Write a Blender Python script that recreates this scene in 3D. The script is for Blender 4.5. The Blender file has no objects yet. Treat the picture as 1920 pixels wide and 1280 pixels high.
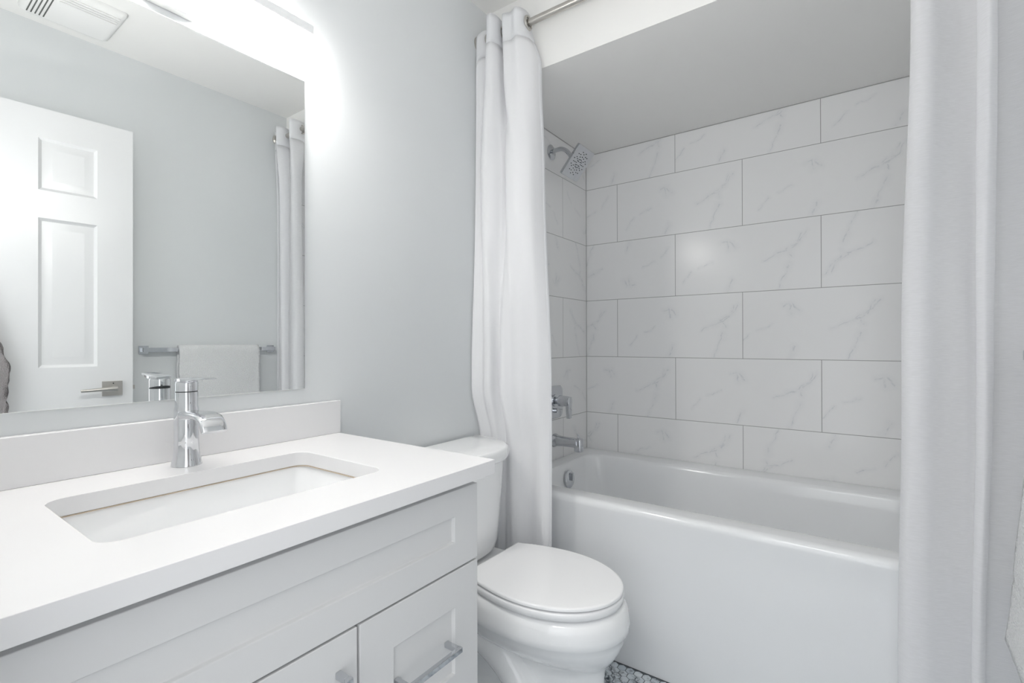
import bpy, bmesh, math, random
from mathutils import Vector, Matrix, noise
random.seed(7)
S = bpy.context.scene
COL = S.collection
PI = math.pi

# ------------------------------------------------------------------ camera
cam = bpy.data.cameras.new('camera')
cam.sensor_width = 36.0
cam.sensor_fit = 'HORIZONTAL'
cam.lens = 17.1028
cam.clip_start = 0.02
camo = bpy.data.objects.new('camera', cam)
r = Vector((0.81392, 0.58097, -0.00248)).normalized()
f = Vector((-0.58096, 0.81393, 0.00311)).normalized()
u = r.cross(f).normalized()
r = f.cross(u)
camo.matrix_world = Matrix(((r.x, u.x, -f.x, 1.22738), (r.y, u.y, -f.y, -2.42838),
                            (r.z, u.z, -f.z, 1.14157), (0, 0, 0, 1)))
COL.objects.link(camo)
S.camera = camo

# ------------------------------------------------------------------ light and exposure
w = bpy.data.worlds.new('world')
S.world = w
w.use_nodes = True
WB = w.node_tree.nodes['Background']
WB.inputs['Color'].default_value = (0.95, 0.975, 1.0, 1)
WB.inputs['Strength'].default_value = 1.3
S.view_settings.view_transform = 'Standard'
S.view_settings.look = 'None'
S.view_settings.gamma = 1
S.view_settings.use_curve_mapping = False
S.view_settings.exposure = 0.60
S.cycles.use_denoising = True
S.cycles.max_bounces = 12
S.cycles.diffuse_bounces = 8
S.cycles.glossy_bounces = 6
S.cycles.transmission_bounces = 6
S.cycles.transparent_max_bounces = 12
LED = 92.0            # vanity light strength
HALL = 8.0           # watts of the fill light added beyond the doorway
FLASH = 16.5          # bounced flash watts

def area(name, loc, size, size_y, watts, rot, color=(1, 1, 1), portal=False):
    l = bpy.data.lights.new(name, 'AREA')
    l.shape = 'RECTANGLE'
    l.size = size
    l.size_y = size_y
    l.energy = watts
    l.color = color
    l.cycles.is_portal = portal
    o = bpy.data.objects.new(name, l)
    o.location = loc
    o.rotation_euler = rot
    COL.objects.link(o)
    return o

W = 1.55              # room width
CEIL = 2.475
SOFF = 2.173
YF = -2.41            # inner face of the door wall
DX0, DX1, DZ = 0.70, 1.505, 2.12   # doorway
area('doorway_portal', ((DX0 + DX1) / 2, YF - 0.11, DZ / 2), DX1 - DX0, DZ, 1, (PI / 2, 0, 0), portal=True)
area('hall_fill', (1.0, -3.1, 2.42), 0.6, 0.6, HALL, (0, 0, 0), (1, 0.98, 0.95))  # unseen fill light, added behind the camera to brighten the room
# the photographer's flash, above the camera, turned up to bounce off the ceiling
fl = bpy.data.lights.new('camera_flash', 'SPOT')
fl.energy = FLASH
fl.color = (1.0, 0.985, 0.97)
fl.spot_size = math.radians(130)
fl.spot_blend = 1.0
fl.shadow_soft_size = 0.03
flo = bpy.data.objects.new('camera_flash', fl)
flo.location = (1.20, -2.36, 1.40)
flo.rotation_euler = Vector((-0.5, 0.50, 1.0)).to_track_quat('-Z', 'Y').to_euler()
COL.objects.link(flo)

# ------------------------------------------------------------------ materials
def srgb(r_, g_, b_):
    def c(v):
        v /= 255
        return v / 12.92 if v <= 0.04045 else ((v + 0.055) / 1.055) ** 2.4
    return (c(r_), c(g_), c(b_), 1)

class NT:
    def __init__(s, mat):
        s.t = mat.node_tree
        s.n = s.t.nodes
        s.b = s.n['Principled BSDF']
    def node(s, kind, **kw):
        n = s.n.new(kind)
        for k, v in kw.items():
            setattr(n, k, v)
        return n
    def link(s, a, b):
        s.t.links.new(a, b)
    def m(s, op, a, b=None, c=None):
        n = s.n.new('ShaderNodeMath')
        n.operation = op
        for i, v in enumerate((a, b, c)):
            if v is None:
                continue
            if isinstance(v, (int, float)):
                n.inputs[i].default_value = v
            else:
                s.link(v, n.inputs[i])
        return n.outputs[0]
    def ss(s, v, lo, hi):
        n = s.n.new('ShaderNodeMapRange')
        n.interpolation_type = 'SMOOTHSTEP'
        n.inputs['From Min'].default_value = lo
        n.inputs['From Max'].default_value = hi
        s.link(v, n.inputs['Value'])
        return n.outputs[0]
    def mix(s, fac, a, b):
        n = s.n.new('ShaderNodeMix')
        n.data_type = 'RGBA'
        if isinstance(fac, (int, float)):
            n.inputs[0].default_value = fac
        else:
            s.link(fac, n.inputs[0])
        for i, v in ((6, a), (7, b)):
            if isinstance(v, tuple):
                n.inputs[i].default_value = v
            else:
                s.link(v, n.inputs[i])
        return n.outputs[2]
    def coords(s):
        return s.n.new('ShaderNodeTexCoord').outputs['Object']
    def noise(s, vec, scale, detail=2.0, rough=0.5, dist=0.0):
        n = s.n.new('ShaderNodeTexNoise')
        n.inputs['Scale'].default_value = scale
        n.inputs['Detail'].default_value = detail
        n.inputs['Roughness'].default_value = rough
        n.inputs['Distortion'].default_value = dist
        s.link(vec, n.inputs['Vector'])
        return n.outputs['Fac']
    def bump(s, h, strength, dist):
        n = s.n.new('ShaderNodeBump')
        n.inputs['Strength'].default_value = strength
        n.inputs['Distance'].default_value = dist
        s.link(h, n.inputs['Height'])
        s.link(n.outputs[0], s.b.inputs['Normal'])

def mat(name, col, rough=0.5, metal=0.0, spec=0.5, coat=0.0, bump=None, var=0.0):
    m = bpy.data.materials.new(name)
    m.use_nodes = True
    t = NT(m)
    t.b.inputs['Base Color'].default_value = col
    t.b.inputs['Roughness'].default_value = rough
    t.b.inputs['Metallic'].default_value = metal
    t.b.inputs['Specular IOR Level'].default_value = spec
    t.b.inputs['Coat Weight'].default_value = coat
    t.b.inputs['Coat Roughness'].default_value = 0.05
    co = t.coords()
    if bump:
        t.bump(t.noise(co, bump[0], 3), bump[1], bump[2])
    if var:
        n = t.noise(co, 3.0, 4)
        c2 = tuple(max(0, c - var) for c in col[:3]) + (1,)
        t.link(t.mix(n, col, c2), t.b.inputs['Base Color'])
    return m

M_wall = mat('wall_paint', (0.70, 0.72, 0.728, 1), 0.55, bump=(260, 0.06, 0.0006), var=0.008)
M_ceil = mat('ceiling_paint', (0.84, 0.835, 0.82, 1), 0.8, bump=(180, 0.08, 0.0006), var=0.006)
M_trim = mat('trim_paint', (0.84, 0.845, 0.85, 1), 0.3, bump=(60, 0.02, 0.0004))
M_door = mat('door_paint', (0.70, 0.705, 0.71, 1), 0.3, bump=(60, 0.02, 0.0004))
M_cab = mat('cabinet_lacquer', (0.70, 0.70, 0.70, 1), 0.32, bump=(40, 0.02, 0.0004))
M_quartz = mat('quartz', (0.79, 0.785, 0.79, 1), 0.25, var=0.012)
M_cer = mat('white_ceramic', (0.91, 0.915, 0.92, 1), 0.07, coat=0.4)
M_seat = mat('white_plastic_seat', (0.93, 0.93, 0.935, 1), 0.2)
M_acr = mat('white_acrylic', (0.83, 0.84, 0.85, 1), 0.14, coat=0.3)
M_chrome = mat('chrome', (0.62, 0.635, 0.66, 1), 0.05, 1.0, var=0.01)
M_bright = mat('bright_chrome', (0.76, 0.77, 0.79, 1), 0.04, 1.0, var=0.01)
M_nickel = mat('brushed_nickel', (0.56, 0.54, 0.51, 1), 0.3, 1.0, var=0.02)
M_mirror = mat('mirror_silver', (0.93, 0.945, 0.94, 1), 0.0, 1.0)
M_dark = mat('dark_rubber', (0.05, 0.055, 0.06, 1), 0.5)
M_black = mat('dark_void', (0.02, 0.02, 0.02, 1), 0.7)
M_plast = mat('white_plastic', (0.82, 0.82, 0.81, 1), 0.4)
M_caulk = mat('beige_caulk', srgb(196, 180, 160), 0.6, var=0.03)
M_terry = mat('white_terry', (0.86, 0.865, 0.87, 1), 0.95, bump=(230, 1.0, 0.008))
M_gterry = mat('grey_terry', (0.36, 0.34, 0.34, 1), 0.95, bump=(240, 1.0, 0.006), var=0.08)

m = bpy.data.materials.new('led_diffuser')
m.use_nodes = True
t = NT(m)
t.b.inputs['Base Color'].default_value = (0.9, 0.9, 0.9, 1)
t.b.inputs['Emission Color'].default_value = (1, 0.975, 0.94, 1)
t.b.inputs['Emission Strength'].default_value = LED
M_led = m

def fabric(name, col, transp, transl):
    m = bpy.data.materials.new(name)
    m.use_nodes = True
    t = NT(m)
    t.b.inputs['Base Color'].default_value = col
    t.b.inputs['Roughness'].default_value = 0.9
    t.b.inputs['Specular IOR Level'].default_value = 0.15
    co = t.coords()
    mp = t.node('ShaderNodeMapping')
    mp.inputs['Scale'].default_value = (60, 60, 700)
    t.link(co, mp.inputs['Vector'])
    n1 = t.noise(mp.outputs[0], 1.0, 2)
    mp2 = t.node('ShaderNodeMapping')
    mp2.inputs['Scale'].default_value = (700, 700, 40)
    t.link(co, mp2.inputs['Vector'])
    n2 = t.noise(mp2.outputs[0], 1.0, 2)
    h = t.m('ADD', n1, n2)
    t.bump(h, 0.12, 0.0012)
    out = t.n['Material Output']
    tl = t.node('ShaderNodeBsdfTranslucent')
    tl.inputs['Color'].default_value = col
    tr = t.node('ShaderNodeBsdfTransparent')
    a = t.node('ShaderNodeMixShader')
    b = t.node('ShaderNodeMixShader')
    a.inputs[0].default_value = transl
    t.link(t.b.outputs[0], a.inputs[1])
    t.link(tl.outputs[0], a.inputs[2])
    fac = t.m('ADD', t.m('MULTIPLY', t.m('SUBTRACT', n1, 0.5), transp * 0.25), transp)
    t.link(fac, b.inputs[0])
    t.link(a.outputs[0], b.inputs[1])
    t.link(tr.outputs[0], b.inputs[2])
    t.link(b.outputs[0], out.inputs['Surface'])
    return m
M_curt = fabric('curtain_voile', (0.95, 0.95, 0.96, 1), 0.42, 0.40)
M_curt2 = fabric('curtain_voile_gathered', (0.95, 0.95, 0.96, 1), 0.05, 0.35)
M_hem = fabric('curtain_hem', (0.90, 0.905, 0.92, 1), 0.0, 0.3)

TS = 0.305
Z0 = 1.067            # height of a course line
STROKES = [(0.55, 0.247, 0.526, 0.212, 0.0035), (0.526, 0.212, 0.489, 0.174, 0.004), (0.489, 0.174, 0.437, 0.158, 0.0045), (0.437, 0.158, 0.387, 0.132, 0.003),
           (0.531, 0.245, 0.516, 0.206, 0.003), (0.516, 0.206, 0.470, 0.174, 0.003), (0.486, 0.164, 0.493, 0.149, 0.004), (0.486, 0.117, 0.478, 0.09, 0.005),
           (0.478, 0.09, 0.442, 0.003, 0.003), (0.209, 0.235, 0.234, 0.239, 0.004), (0.234, 0.239, 0.240, 0.200, 0.005), (0.246, 0.235, 0.267, 0.209, 0.005),
           (0.254, 0.057, 0.233, 0.008, 0.0045), (0.105, 0.127, 0.164, 0.151, 0.0025), (0.03, 0.06, 0.07, 0.11, 0.0025)]
def tile_mat(name, axis, first, flip):
    m = bpy.data.materials.new(name)
    m.use_nodes = True
    t = NT(m)
    co = t.coords()
    sp = t.node('ShaderNodeSeparateXYZ')
    t.link(co, sp.inputs[0])
    x = sp.outputs[axis]
    if flip:
        x = t.m('MULTIPLY', x, -1.0)
    v = t.m('DIVIDE', t.m('SUBTRACT', sp.outputs[2], Z0), TS)
    row = t.m('FLOOR', v)
    odd = t.m('FLOORED_MODULO', row, 2.0)
    uu = t.m('DIVIDE', t.m('SUBTRACT', t.m('SUBTRACT', x, first), t.m('MULTIPLY', odd, TS)), 2 * TS)
    colm = t.m('FLOOR', uu)
    fu = t.m('SUBTRACT', uu, colm)
    fv = t.m('SUBTRACT', v, row)
    du = t.m('MULTIPLY', t.m('MINIMUM', fu, t.m('SUBTRACT', 1.0, fu)), 2 * TS)
    dv = t.m('MULTIPLY', t.m('MINIMUM', fv, t.m('SUBTRACT', 1.0, fv)), TS)
    d = t.m('MINIMUM', du, dv)
    grout = t.m('SUBTRACT', 1.0, t.ss(d, 0.0009, 0.0017))
    # veins: every tile carries the same few brush-like strokes, some tiles turned by half a turn
    cid = t.node('ShaderNodeCombineXYZ')
    t.link(colm, cid.inputs[0])
    t.link(row, cid.inputs[1])
    wn = t.node('ShaderNodeTexWhiteNoise')
    wn.noise_dimensions = '3D'
    t.link(cid.outputs[0], wn.inputs['Vector'])
    turn = t.m('GREATER_THAN', wn.outputs['Value'], 0.62)
    px = t.m('MULTIPLY', fu, 2 * TS)
    pz = t.m('MULTIPLY', fv, TS)
    def turned(c, full):
        return t.m('ADD', c, t.m('MULTIPLY', turn, t.m('SUBTRACT', full, t.m('MULTIPLY', c, 2.0))))
    sc = t.node('ShaderNodeSeparateXYZ')
    t.link(wn.outputs['Color'], sc.inputs[0])
    px = t.m('ADD', turned(px, 2 * TS), t.m('MULTIPLY', t.m('SUBTRACT', sc.outputs[1], 0.5), 0.10))
    pz = turned(pz, TS)
    flat = t.node('ShaderNodeCombineXYZ')
    t.link(px, flat.inputs[0])
    t.link(pz, flat.inputs[1])
    nd = t.node('ShaderNodeTexNoise')
    nd.inputs['Scale'].default_value = 26.0
    nd.inputs['Detail'].default_value = 4.0
    t.link(co, nd.inputs['Vector'])
    dn = t.node('ShaderNodeVectorMath', operation='SUBTRACT')
    t.link(nd.outputs['Color'], dn.inputs[0])
    dn.inputs[1].default_value = (0.5, 0.5, 0.5)
    ds = t.node('ShaderNodeVectorMath', operation='SCALE')
    t.link(dn.outputs[0], ds.inputs[0])
    ds.inputs['Scale'].default_value = 0.030
    add = t.node('ShaderNodeVectorMath', operation='ADD')
    t.link(flat.outputs[0], add.inputs[0])
    t.link(ds.outputs[0], add.inputs[1])
    flat2 = t.node('ShaderNodeVectorMath', operation='MULTIPLY')
    t.link(add.outputs[0], flat2.inputs[0])
    flat2.inputs[1].default_value = (1, 1, 0)
    def stroke(ax_, az, bx, bz, w0):
        bl = (bx - ax_) ** 2 + (bz - az) ** 2
        pa = t.node('ShaderNodeVectorMath', operation='SUBTRACT')
        t.link(flat2.outputs[0], pa.inputs[0])
        pa.inputs[1].default_value = (ax_, az, 0)
        dt = t.node('ShaderNodeVectorMath', operation='DOT_PRODUCT')
        t.link(pa.outputs[0], dt.inputs[0])
        dt.inputs[1].default_value = ((bx - ax_) / bl, (bz - az) / bl, 0)
        h = t.node('ShaderNodeClamp')
        t.link(dt.outputs['Value'], h.inputs[0])
        bs = t.node('ShaderNodeVectorMath', operation='SCALE')
        bs.inputs[0].default_value = (bx - ax_, bz - az, 0)
        t.link(h.outputs[0], bs.inputs['Scale'])
        df = t.node('ShaderNodeVectorMath', operation='DISTANCE')
        t.link(pa.outputs[0], df.inputs[0])
        t.link(bs.outputs[0], df.inputs[1])
        return t.m('DIVIDE', df.outputs['Value'], w0)
    dist = None
    for q in STROKES:
        d_ = stroke(*q)
        dist = d_ if dist is None else t.m('MINIMUM', dist, d_)
    line = t.m('SUBTRACT', 1.0, t.ss(dist, 0.0, 1.0))
    brk = t.ss(t.noise(co, 38.0, 3, 0.6), 0.40, 0.60)
    halo = t.m('MULTIPLY', t.m('SUBTRACT', 1.0, t.ss(dist, 0.0, 6.0)), 0.10)
    vein = t.m('ADD', t.m('MULTIPLY', t.m('MULTIPLY', line, brk), 0.40), halo)
    base = t.mix(vein, (0.83, 0.83, 0.83, 1), (0.50, 0.53, 0.56, 1))
    t.link(t.mix(grout, base, (0.33, 0.33, 0.325, 1)), t.b.inputs['Base Color'])
    t.link(t.m('ADD', 0.2, t.m('MULTIPLY', grout, 0.5)), t.b.inputs['Roughness'])
    t.b.inputs['Specular IOR Level'].default_value = 0.3
    t.bump(t.m('SUBTRACT', 1.0, grout), 0.25, 0.0006)
    return m
M_tile = tile_mat('marble_tile_back', 0, 0.183, False)
M_tile_side = tile_mat('marble_tile_side', 1, 0.261, True)

m = bpy.data.materials.new('marble_hexagon')
m.use_nodes = True
t = NT(m)
co = t.coords()
geo = t.node('ShaderNodeNewGeometry')
rv = geo.outputs['Random Per Island']
n = t.noise(co, 9.0, 4, 0.6, 1.5)
n2 = t.noise(co, 45.0, 4, 0.6, 2.0)
dark = t.m('MULTIPLY', t.ss(n, 0.46, 0.62), t.ss(n2, 0.36, 0.62))
base = t.mix(rv, (0.56, 0.62, 0.67, 1), (0.80, 0.84, 0.87, 1))
t.link(t.mix(dark, base, (0.06, 0.075, 0.09, 1)), t.b.inputs['Base Color'])
t.b.inputs['Roughness'].default_value = 0.25
M_hex = m
M_grout = mat('grey_grout', (0.16, 0.175, 0.19, 1), 0.8, var=0.03)

# ------------------------------------------------------------------ helpers
def tag(o, label=None, cat=None, group=None, kind=None):
    if label: o['label'] = label
    if cat: o['category'] = cat
    if group: o['group'] = group
    if kind: o['kind'] = kind
    return o

def thing(name, label, cat, loc=(0, 0, 0), group=None):
    o = bpy.data.objects.new(name, None)
    o.empty_display_size = 0.05
    o.location = loc
    COL.objects.link(o)
    return tag(o, label, cat, group)

def base_of(p):
    v = Vector((0, 0, 0))
    while p is not None:
        v += p.location
        p = p.parent
    return v

def finish(bm, name, mats, parent=None, angle=35, bevel=0.0, seg=2, smooth=True):
    """geometry is written in world coordinates and moved into the parent's frame"""
    bmesh.ops.recalc_face_normals(bm, faces=bm.faces)
    me = bpy.data.meshes.new(name)
    bm.to_mesh(me)
    bm.free()
    if not isinstance(mats, (list, tuple)):
        mats = [mats]
    for x in mats:
        me.materials.append(x)
    o = bpy.data.objects.new(name, me)
    COL.objects.link(o)
    if parent:
        me.transform(Matrix.Translation(-base_of(parent)))
        o.parent = parent
    if smooth:
        for p in me.polygons:
            p.use_smooth = True
        me.set_sharp_from_angle(angle=math.radians(angle))
    if bevel:
        b = o.modifiers.new('bevel', 'BEVEL')
        b.width = bevel
        b.segments = seg
        b.limit_method = 'ANGLE'
        b.angle_limit = math.radians(40)
        b.harden_normals = True
    return o

def box(bm, x0, x1, y0, y1, z0, z1, mi=0):
    v = [bm.verts.new(p) for p in ((x0, y0, z0), (x1, y0, z0), (x1, y1, z0), (x0, y1, z0),
                                   (x0, y0, z1), (x1, y0, z1), (x1, y1, z1), (x0, y1, z1))]
    for q in ((0, 3, 2, 1), (4, 5, 6, 7), (0, 1, 5, 4), (1, 2, 6, 5), (2, 3, 7, 6), (3, 0, 4, 7)):
        bm.faces.new([v[i] for i in q]).material_index = mi
    return v

def new_box(*a):
    bm = bmesh.new()
    box(bm, *a)
    return bm

def loft(bm, rings, cap0=True, cap1=True, closed=True):
    vr = [[bm.verts.new(p) for p in ring] for ring in rings]
    n = len(vr[0])
    for a, b in zip(vr, vr[1:]):
        for i in range(n if closed else n - 1):
            j = (i + 1) % n
            bm.faces.new((a[i], a[j], b[j], b[i]))
    if cap0: bm.faces.new(list(reversed(vr[0])))
    if cap1: bm.faces.new(vr[-1])
    return vr

def frame_of(d):
    d = Vector(d).normalized()
    a = Vector((0, 0, 1)) if abs(d.z) < 0.9 else Vector((1, 0, 0))
    s = d.cross(a).normalized()
    return d, s, s.cross(d).normalized()

def ring_at(c, d, rad, n=32, ry=None):
    d, s, q = frame_of(d)
    ry = rad if ry is None else ry
    return [Vector(c) + s * (rad * math.cos(2 * PI * i / n)) + q * (ry * math.sin(2 * PI * i / n)) for i in range(n)]

def lathe(bm, base, d, prof, n=36):
    """prof = [(radius, distance along d)]"""
    dn = Vector(d).normalized()
    loft(bm, [ring_at(Vector(base) + dn * h, d, max(rr, 1e-5), n) for rr, h in prof])

def tube(bm, pts, rad, n=16):
    pts = [Vector(p) for p in pts]
    rads = rad if isinstance(rad, (list, tuple)) else [rad] * len(pts)
    rings = []
    d0, s, q = frame_of(pts[1] - pts[0])
    for i, p in enumerate(pts):
        d = (pts[min(i + 1, len(pts) - 1)] - pts[max(i - 1, 0)]).normalized()
        s = (s - d * s.dot(d)).normalized()
        q = s.cross(d)
        rings.append([p + s * (rads[i] * math.cos(2 * PI * k / n)) + q * (rads[i] * math.sin(2 * PI * k / n)) for k in range(n)])
    loft(bm, rings)

def torus(bm, c, d, R_, r_, n=32, k=10):
    d, s, q = frame_of(d)
    vs = []
    for i in range(n):
        a = 2 * PI * i / n
        o = s * math.cos(a) + q * math.sin(a)
        vs.append([bm.verts.new(Vector(c) + o * (R_ + r_ * math.cos(2 * PI * j / k)) + d * (r_ * math.sin(2 * PI * j / k))) for j in range(k)])
    for i in range(n):
        for j in range(k):
            a, b = vs[i], vs[(i + 1) % n]
            bm.faces.new((a[j], b[j], b[(j + 1) % k], a[(j + 1) % k]))

def catmull(pts, n):
    """n evenly spaced parameter samples through the control points"""
    P = [Vector(p) for p in pts]
    P = [P[0] * 2 - P[1]] + P + [P[-1] * 2 - P[-2]]
    out = []
    m_ = len(P) - 3
    for i in range(n):
        t_ = i / (n - 1) * m_
        k = min(int(t_), m_ - 1)
        x = t_ - k
        a, b, c, d = P[k:k + 4]
        out.append(0.5 * (2 * b + (c - a) * x + (2 * a - 5 * b + 4 * c - d) * x * x + (3 * b - a - 3 * c + d) * x ** 3))
    return out

def rrect(x0, x1, y0, y1, rad, n=8):
    """rounded rectangle, counter-clockwise, 4*(n+1) points"""
    out = []
    for cx, cy, a0 in ((x1 - rad, y1 - rad, 0), (x0 + rad, y1 - rad, 90), (x0 + rad, y0 + rad, 180), (x1 - rad, y0 + rad, 270)):
        for k in range(n + 1):
            a = math.radians(a0 + 90 * k / n)
            out.append((cx + rad * math.cos(a), cy + rad * math.sin(a)))
    return out

# ------------------------------------------------------------------ the room
def struct(name, bm, mats, parent=None, **kw):
    o = finish(bm, name, mats, parent, **kw)
    if parent is None:
        o['kind'] = 'structure'
    return o

# left wall: painted, tiled beside the tub
bm = bmesh.new()
box(bm, -0.1, 0.0, -2.53, -0.80, 0, CEIL)
box(bm, -0.1, 0.0, -0.80, 0.0, SOFF, CEIL)
box(bm, -0.1, 0.0, -0.80, 0.0, 0, SOFF, 1)
struct('wall_left', bm, [M_wall, M_tile_side], smooth=False)
# right wall
bm = bmesh.new()
box(bm, W, W + 0.1, -2.53, -0.80, 0, CEIL)
box(bm, W, W + 0.1, -0.80, 0.0, SOFF, CEIL)
box(bm, W, W + 0.1, -0.80, 0.0, 0, SOFF, 1)
struct('wall_right', bm, [M_wall, M_tile_side], smooth=False)
# back wall, tiled
bm = bmesh.new()
box(bm, -0.1, W + 0.1, 0.0, 0.1, 0, SOFF, 0)
box(bm, -0.1, W + 0.1, 0.0, 0.1, SOFF, CEIL, 1)
struct('wall_back', bm, [M_tile, M_wall], smooth=False)
# door wall with its opening
bm = bmesh.new()
box(bm, 0.0, DX0, YF - 0.12, YF, 0, CEIL)
box(bm, DX1, W, YF - 0.12, YF, 0, CEIL)
box(bm, DX0, DX1, YF - 0.12, YF, DZ, CEIL)
struct('wall_front', bm, M_wall, smooth=False)
# ceiling with the dropped part over the tub
bm = bmesh.new()
box(bm, -0.1, W + 0.1, -2.53, 0.1, CEIL, CEIL + 0.1)
box(bm, 0.0, W, -0.876, 0.0, SOFF, CEIL)
struct('ceiling', bm, M_ceil, smooth=False)
# caulk lines where the tile meets the dropped ceiling, the tub and the corner
bm = bmesh.new()
box(bm, 0.0, W, -0.0025, 0.0, SOFF - 0.003, SOFF)
box(bm, 0.0, 0.0025, -0.80, 0.0, SOFF - 0.003, SOFF)
box(bm, 0.0, 0.002, -0.002, 0.0, 0.565, SOFF - 0.003)
struct('trim_1', bm, mat('grey_caulk', (0.38, 0.38, 0.375, 1), 0.6), smooth=False)

# floor: grout bed and marble hexagons in one mesh
bm = bmesh.new()
box(bm, -0.1, W + 0.1, -3.6, 0.1, -0.06, -0.002, 1)
hr = 0.0158
hx = hr * math.sqrt(3)
pitch_x, pitch_y = hx + 0.0022, hr * 1.5 + 0.0019
for j in range(int(1.75 / pitch_y)):
    for i in range(int(W / pitch_x) + 1):
        cx = 0.012 + i * pitch_x + (j % 2) * pitch_x / 2
        cy = -0.80 - 0.010 - j * pitch_y
        if cx > W or cy < YF:
            continue
        top = [bm.verts.new((cx + (hr - 0.0008) * math.sin(k * PI / 3), cy + (hr - 0.0008) * math.cos(k * PI / 3), 0.0)) for k in range(6)]
        bot = [bm.verts.new((cx + hr * math.sin(k * PI / 3), cy + hr * math.cos(k * PI / 3), -0.003)) for k in range(6)]
        bm.faces.new(top)
        for k in range(6):
            bm.faces.new((bot[k], bot[(k + 1) % 6], top[(k + 1) % 6], top[k]))
struct('floor', bm, [M_hex, M_grout], smooth=False)

bm = new_box(0.0, 0.013, -1.605, -0.80, 0.0, 0.09)
struct('baseboard_left', bm, M_trim, bevel=0.003)
bm = new_box(W - 0.013, W, YF, -0.80, 0.0, 0.09)
struct('baseboard_right', bm, M_trim, bevel=0.003)
# door frame
bm = bmesh.new()
box(bm, DX0 - 0.0, DX0 + 0.018, YF - 0.12, YF + 0.012, 0, DZ - 0.018)
box(bm, DX1 - 0.018, DX1, YF - 0.12, YF + 0.012, 0, DZ - 0.018)
box(bm, DX0 - 0.0, DX1, YF - 0.12, YF + 0.012, DZ - 0.018, DZ)
struct('trim_2', bm, M_trim, bevel=0.002)

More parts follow.
